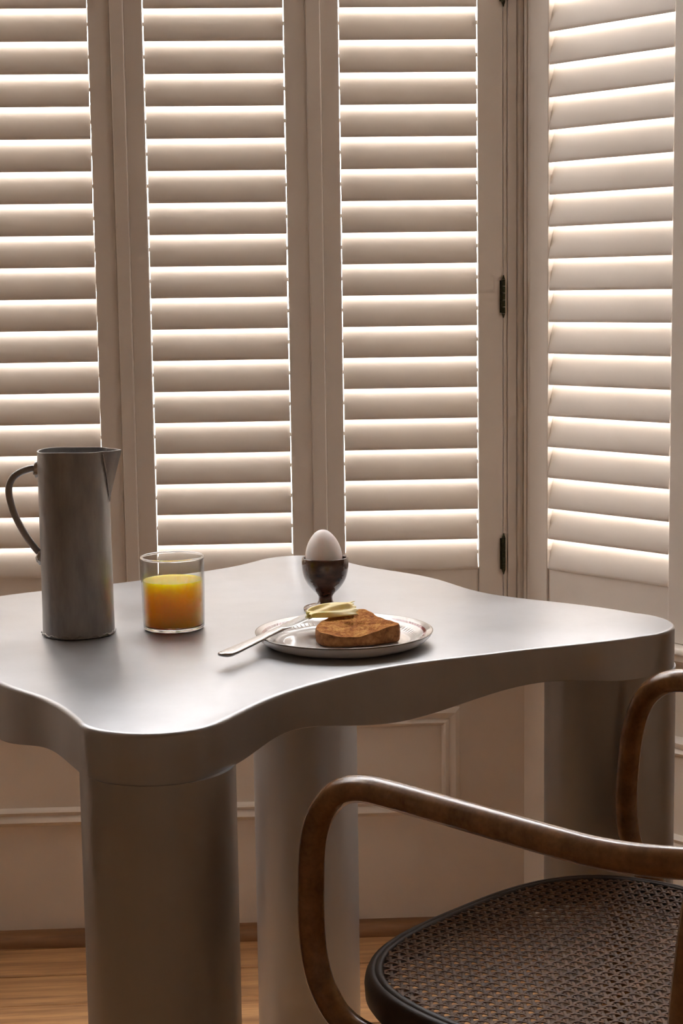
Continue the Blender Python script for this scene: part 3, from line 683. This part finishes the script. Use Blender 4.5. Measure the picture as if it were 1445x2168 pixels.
# ------------------------------------------------------------------ bentwood armchair with cane seat
# local axes: x = towards the back of the chair, y = towards its far side, z up; origin under the front edge
CS = 0.945; CH = Vector((0.1323, 1.7123, 0.0500)); ca = math.radians(-45); FOOT = FLOOR + (FLOOR - 0.0500) / CS
chair = empty('armchair', CH, ca); chair.scale = (CS, CS, CS); tag(chair, 'brown bentwood armchair with woven cane seat drawn up to the table', 'chair')
Zc = lambda z: z - FLOOR
SC_U, SC_V, SA, SB, SN = 0.219, -0.022, 0.226, 0.240, 3.0      # seat centre, half depth, half width, squareness
def seat_xy(th, inset=0.0):
    c, s = math.cos(th), math.sin(th)
    x = (SA - inset) * math.copysign(abs(c) ** (2 / SN), c); y = (SB - inset) * math.copysign(abs(s) ** (2 / SN), s)
    return SC_U + x, SC_V + y
SZ = 0.450
def seat_ring():
    n = 140; V, F = [], []
    prof = [(0.020, -0.030), (0.004, -0.036), (0.0, -0.030), (-0.001, -0.016), (0.0005, -0.008), (0.003, -0.003), (0.0065, -0.0006), (0.0092, -0.0010), (0.0104, -0.0024), (0.0116, -0.0008), (0.0150, 0.0002), (0.0180, -0.0015), (0.0195, -0.008)]
    # resample the outline evenly first
    base = resample_closed([Vector((*seat_xy(2 * PI * k / 720), 0)) for k in range(720)], n)
    nr = []
    for k in range(n):
        t = (base[(k + 1) % n] - base[k - 1]).normalized(); nr.append(Vector((-t.y, t.x, 0)))
    m_ = len(prof)
    for ins, dz in prof: V += [base[k] + nr[k] * ins + Vector((0, 0, Zc(SZ) + dz)) for k in range(n)]
    for q in range(m_):
        q2 = (q + 1) % m_
        for k in range(n): k2 = (k + 1) % n; F.append((q * n + k, q * n + k2, q2 * n + k2, q2 * n + k))
    return V, F
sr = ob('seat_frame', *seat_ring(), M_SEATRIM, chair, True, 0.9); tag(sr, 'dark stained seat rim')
def cane_mesh():
    """six-way cane weave: pairs of strands both ways and two sets of diagonals"""
    pit = 0.0130; V, F = [], []
    def inside(x, y): return (abs(x - SC_U) / (SA - 0.0165)) ** SN + (abs(y - SC_V) / (SB - 0.0165)) ** SN < 1
    def dip(x, y):
        q = min(1, (abs(x - SC_U) / SA) ** 2 + (abs(y - SC_V) / SB) ** 2); return -0.006 * (1 - q)
    def strand(p0, d, wd, zf):
        st = pit / 4; t = -0.45; pts = []
        nrm = Vector((-d[1], d[0], 0)); run_ = []
        def flush():
            if len(run_) < 2: return
            b0 = len(V)
            for (x, y, z) in run_:
                for s in (-1, 0, 1): V.append((x + nrm.x * wd * s, y + nrm.y * wd * s, z + (0.00035 if s == 0 else 0.0)))
                for s in (1, -1): V.append((x + nrm.x * wd * s, y + nrm.y * wd * s, z - 0.0005))
            for q in range(len(run_) - 1):
                a = b0 + q * 5
                for k in range(5): F.append((a + k, a + (k + 1) % 5, a + 5 + (k + 1) % 5, a + 5 + k))
        k = 0
        while t < 0.45:
            x, y = p0[0] + d[0] * t, p0[1] + d[1] * t
            if inside(x, y): run_.append((x, y, Zc(SZ) - 0.002 + dip(x, y) + zf(x, y)))
            elif run_: flush(); run_ = []
            t += st
        flush()
    lam = 2 * PI / pit
    for k in range(-20, 21):
        for o_ in (-0.0020, 0.0020):
            ph = k % 2
            strand((SC_U, SC_V + k * pit + o_), (1, 0), 0.00135, lambda x, y, s=o_: 0.0004 * math.cos(lam * (x - SC_U)) * (1 if s > 0 else -1))
            strand((SC_U + k * pit + o_, SC_V), (0, 1), 0.00135, lambda x, y, s=o_: -0.0004 * math.cos(lam * (y - SC_V)) * (1 if s > 0 else -1) + 0.0004)
    q = math.sqrt(0.5)
    for k in range(-42, 43):
        off = (k + 0.5) * pit
        strand((SC_U + off / 2, SC_V - off / 2), (q, q), 0.00150, lambda x, y: 0.0009 + 0.0008 * math.cos(lam * (x - SC_U)))
        strand((SC_U + off / 2, SC_V + off / 2), (q, -q), 0.00150, lambda x, y: 0.0009 - 0.0008 * math.cos(lam * (x - SC_U)))
    return V, F
cn = ob('cane_seat', *cane_mesh(), M_CANE, chair, True, 1.0); tag(cn, 'open woven cane webbing', kind='stuff')

VN, VF, RZ = -0.2635, 0.2680, 0.6630
near_end = [(0.105, VN + 0.016, 0.398), (0.072, VN + 0.008, 0.404), (0.050, VN + 0.002, 0.4165), (0.0355, VN, 0.4330), (0.0250, VN, 0.4490), (0.0178, VN, 0.4720), (0.0145, VN, 0.5010), (0.0142, VN, 0.5400), (0.0172, VN, 0.5855), (0.0268, VN, 0.6175), (0.0435, VN, 0.6400), (0.0640, VN, 0.6550), (0.0920, VN, 0.6625), (0.128, VN, 0.6640), (0.190, VN, 0.6638), (0.260, VN, 0.6634), (0.325, VN + 0.0005, 0.6630), (0.372, VN + 0.003, 0.6630)]
far_end = [(0.125, VF - 0.016, 0.400), (0.092, VF - 0.008, 0.4060), (0.066, VF - 0.002, 0.4200), (0.046, VF, 0.4380), (0.0335, VF, 0.4616), (0.0270, VF, 0.4908), (0.0262, VF, 0.5271), (0.0303, VF, 0.5762), (0.0372, VF, 0.6133), (0.0500, VF, 0.6440), (0.0671, VF, 0.6625), (0.0872, VF, 0.6735), (0.112, VF, 0.6780), (0.160, VF, 0.6780), (0.230, VF, 0.6740), (0.300, VF, 0.6700), (0.350, VF - 0.002, 0.6680)]
backc = []
for k in range(1, 12):
    a = PI * k / 12; backc.append((0.372 + 0.205 * math.sin(a), -0.2620 * math.cos(a) + 0.002, RZ + 0.012 * math.sin(a)))
rail = [Vector((x, y, Zc(z))) for x, y, z in near_end + backc + far_end[::-1]]
rp = catmull(rail, 8)
ob('arm_rail', *tube(rp, [0.0138] * len(rp), 24, upv=(0, 1, 0)), M_BENT, chair, True, 1.0)
def leg(name, pts, rads):
    P = catmull([(x, y, Zc(z)) for x, y, z in pts], 8); n = len(P)
    rs = []
    for k in range(n):
        t = k / (n - 1) * (len(rads) - 1); i = min(int(t), len(rads) - 2); rs.append(rads[i] + (rads[i + 1] - rads[i]) * (t - i))
    return ob(name, *tube(P, rs, 20, upv=(0, 1, 0)), M_BENT, chair, True, 1.0)
for v_ in (-1, 1):
    yc = SC_V if v_ < 0 else 0.0
    leg('leg', [(0.458, v_ * 0.236, 0.652), (0.450, v_ * 0.237, 0.58), (0.443, v_ * 0.237, 0.50), (0.440, v_ * 0.233, 0.42), (0.450, v_ * 0.226, 0.25), (0.494, v_ * 0.232, FOOT)], [0.0158, 0.0165, 0.017, 0.0168, 0.015, 0.0125])
    leg('leg', [(0.085, v_ * 0.178 + yc, 0.428), (0.075, v_ * 0.180 + yc, 0.30), (0.062, v_ * 0.186 + yc, 0.15), (0.035, v_ * 0.196 + yc, FOOT)], [0.0175, 0.017, 0.0155, 0.0125])
leg('back_hoop', [(0.440, -0.100, 0.43), (0.500, -0.085, 0.56), (0.566, -0.060, 0.668)], [0.011, 0.011, 0.010])
leg('back_hoop', [(0.440, 0.060, 0.43), (0.500, 0.065, 0.56), (0.566, 0.062, 0.668)], [0.011, 0.011, 0.010])
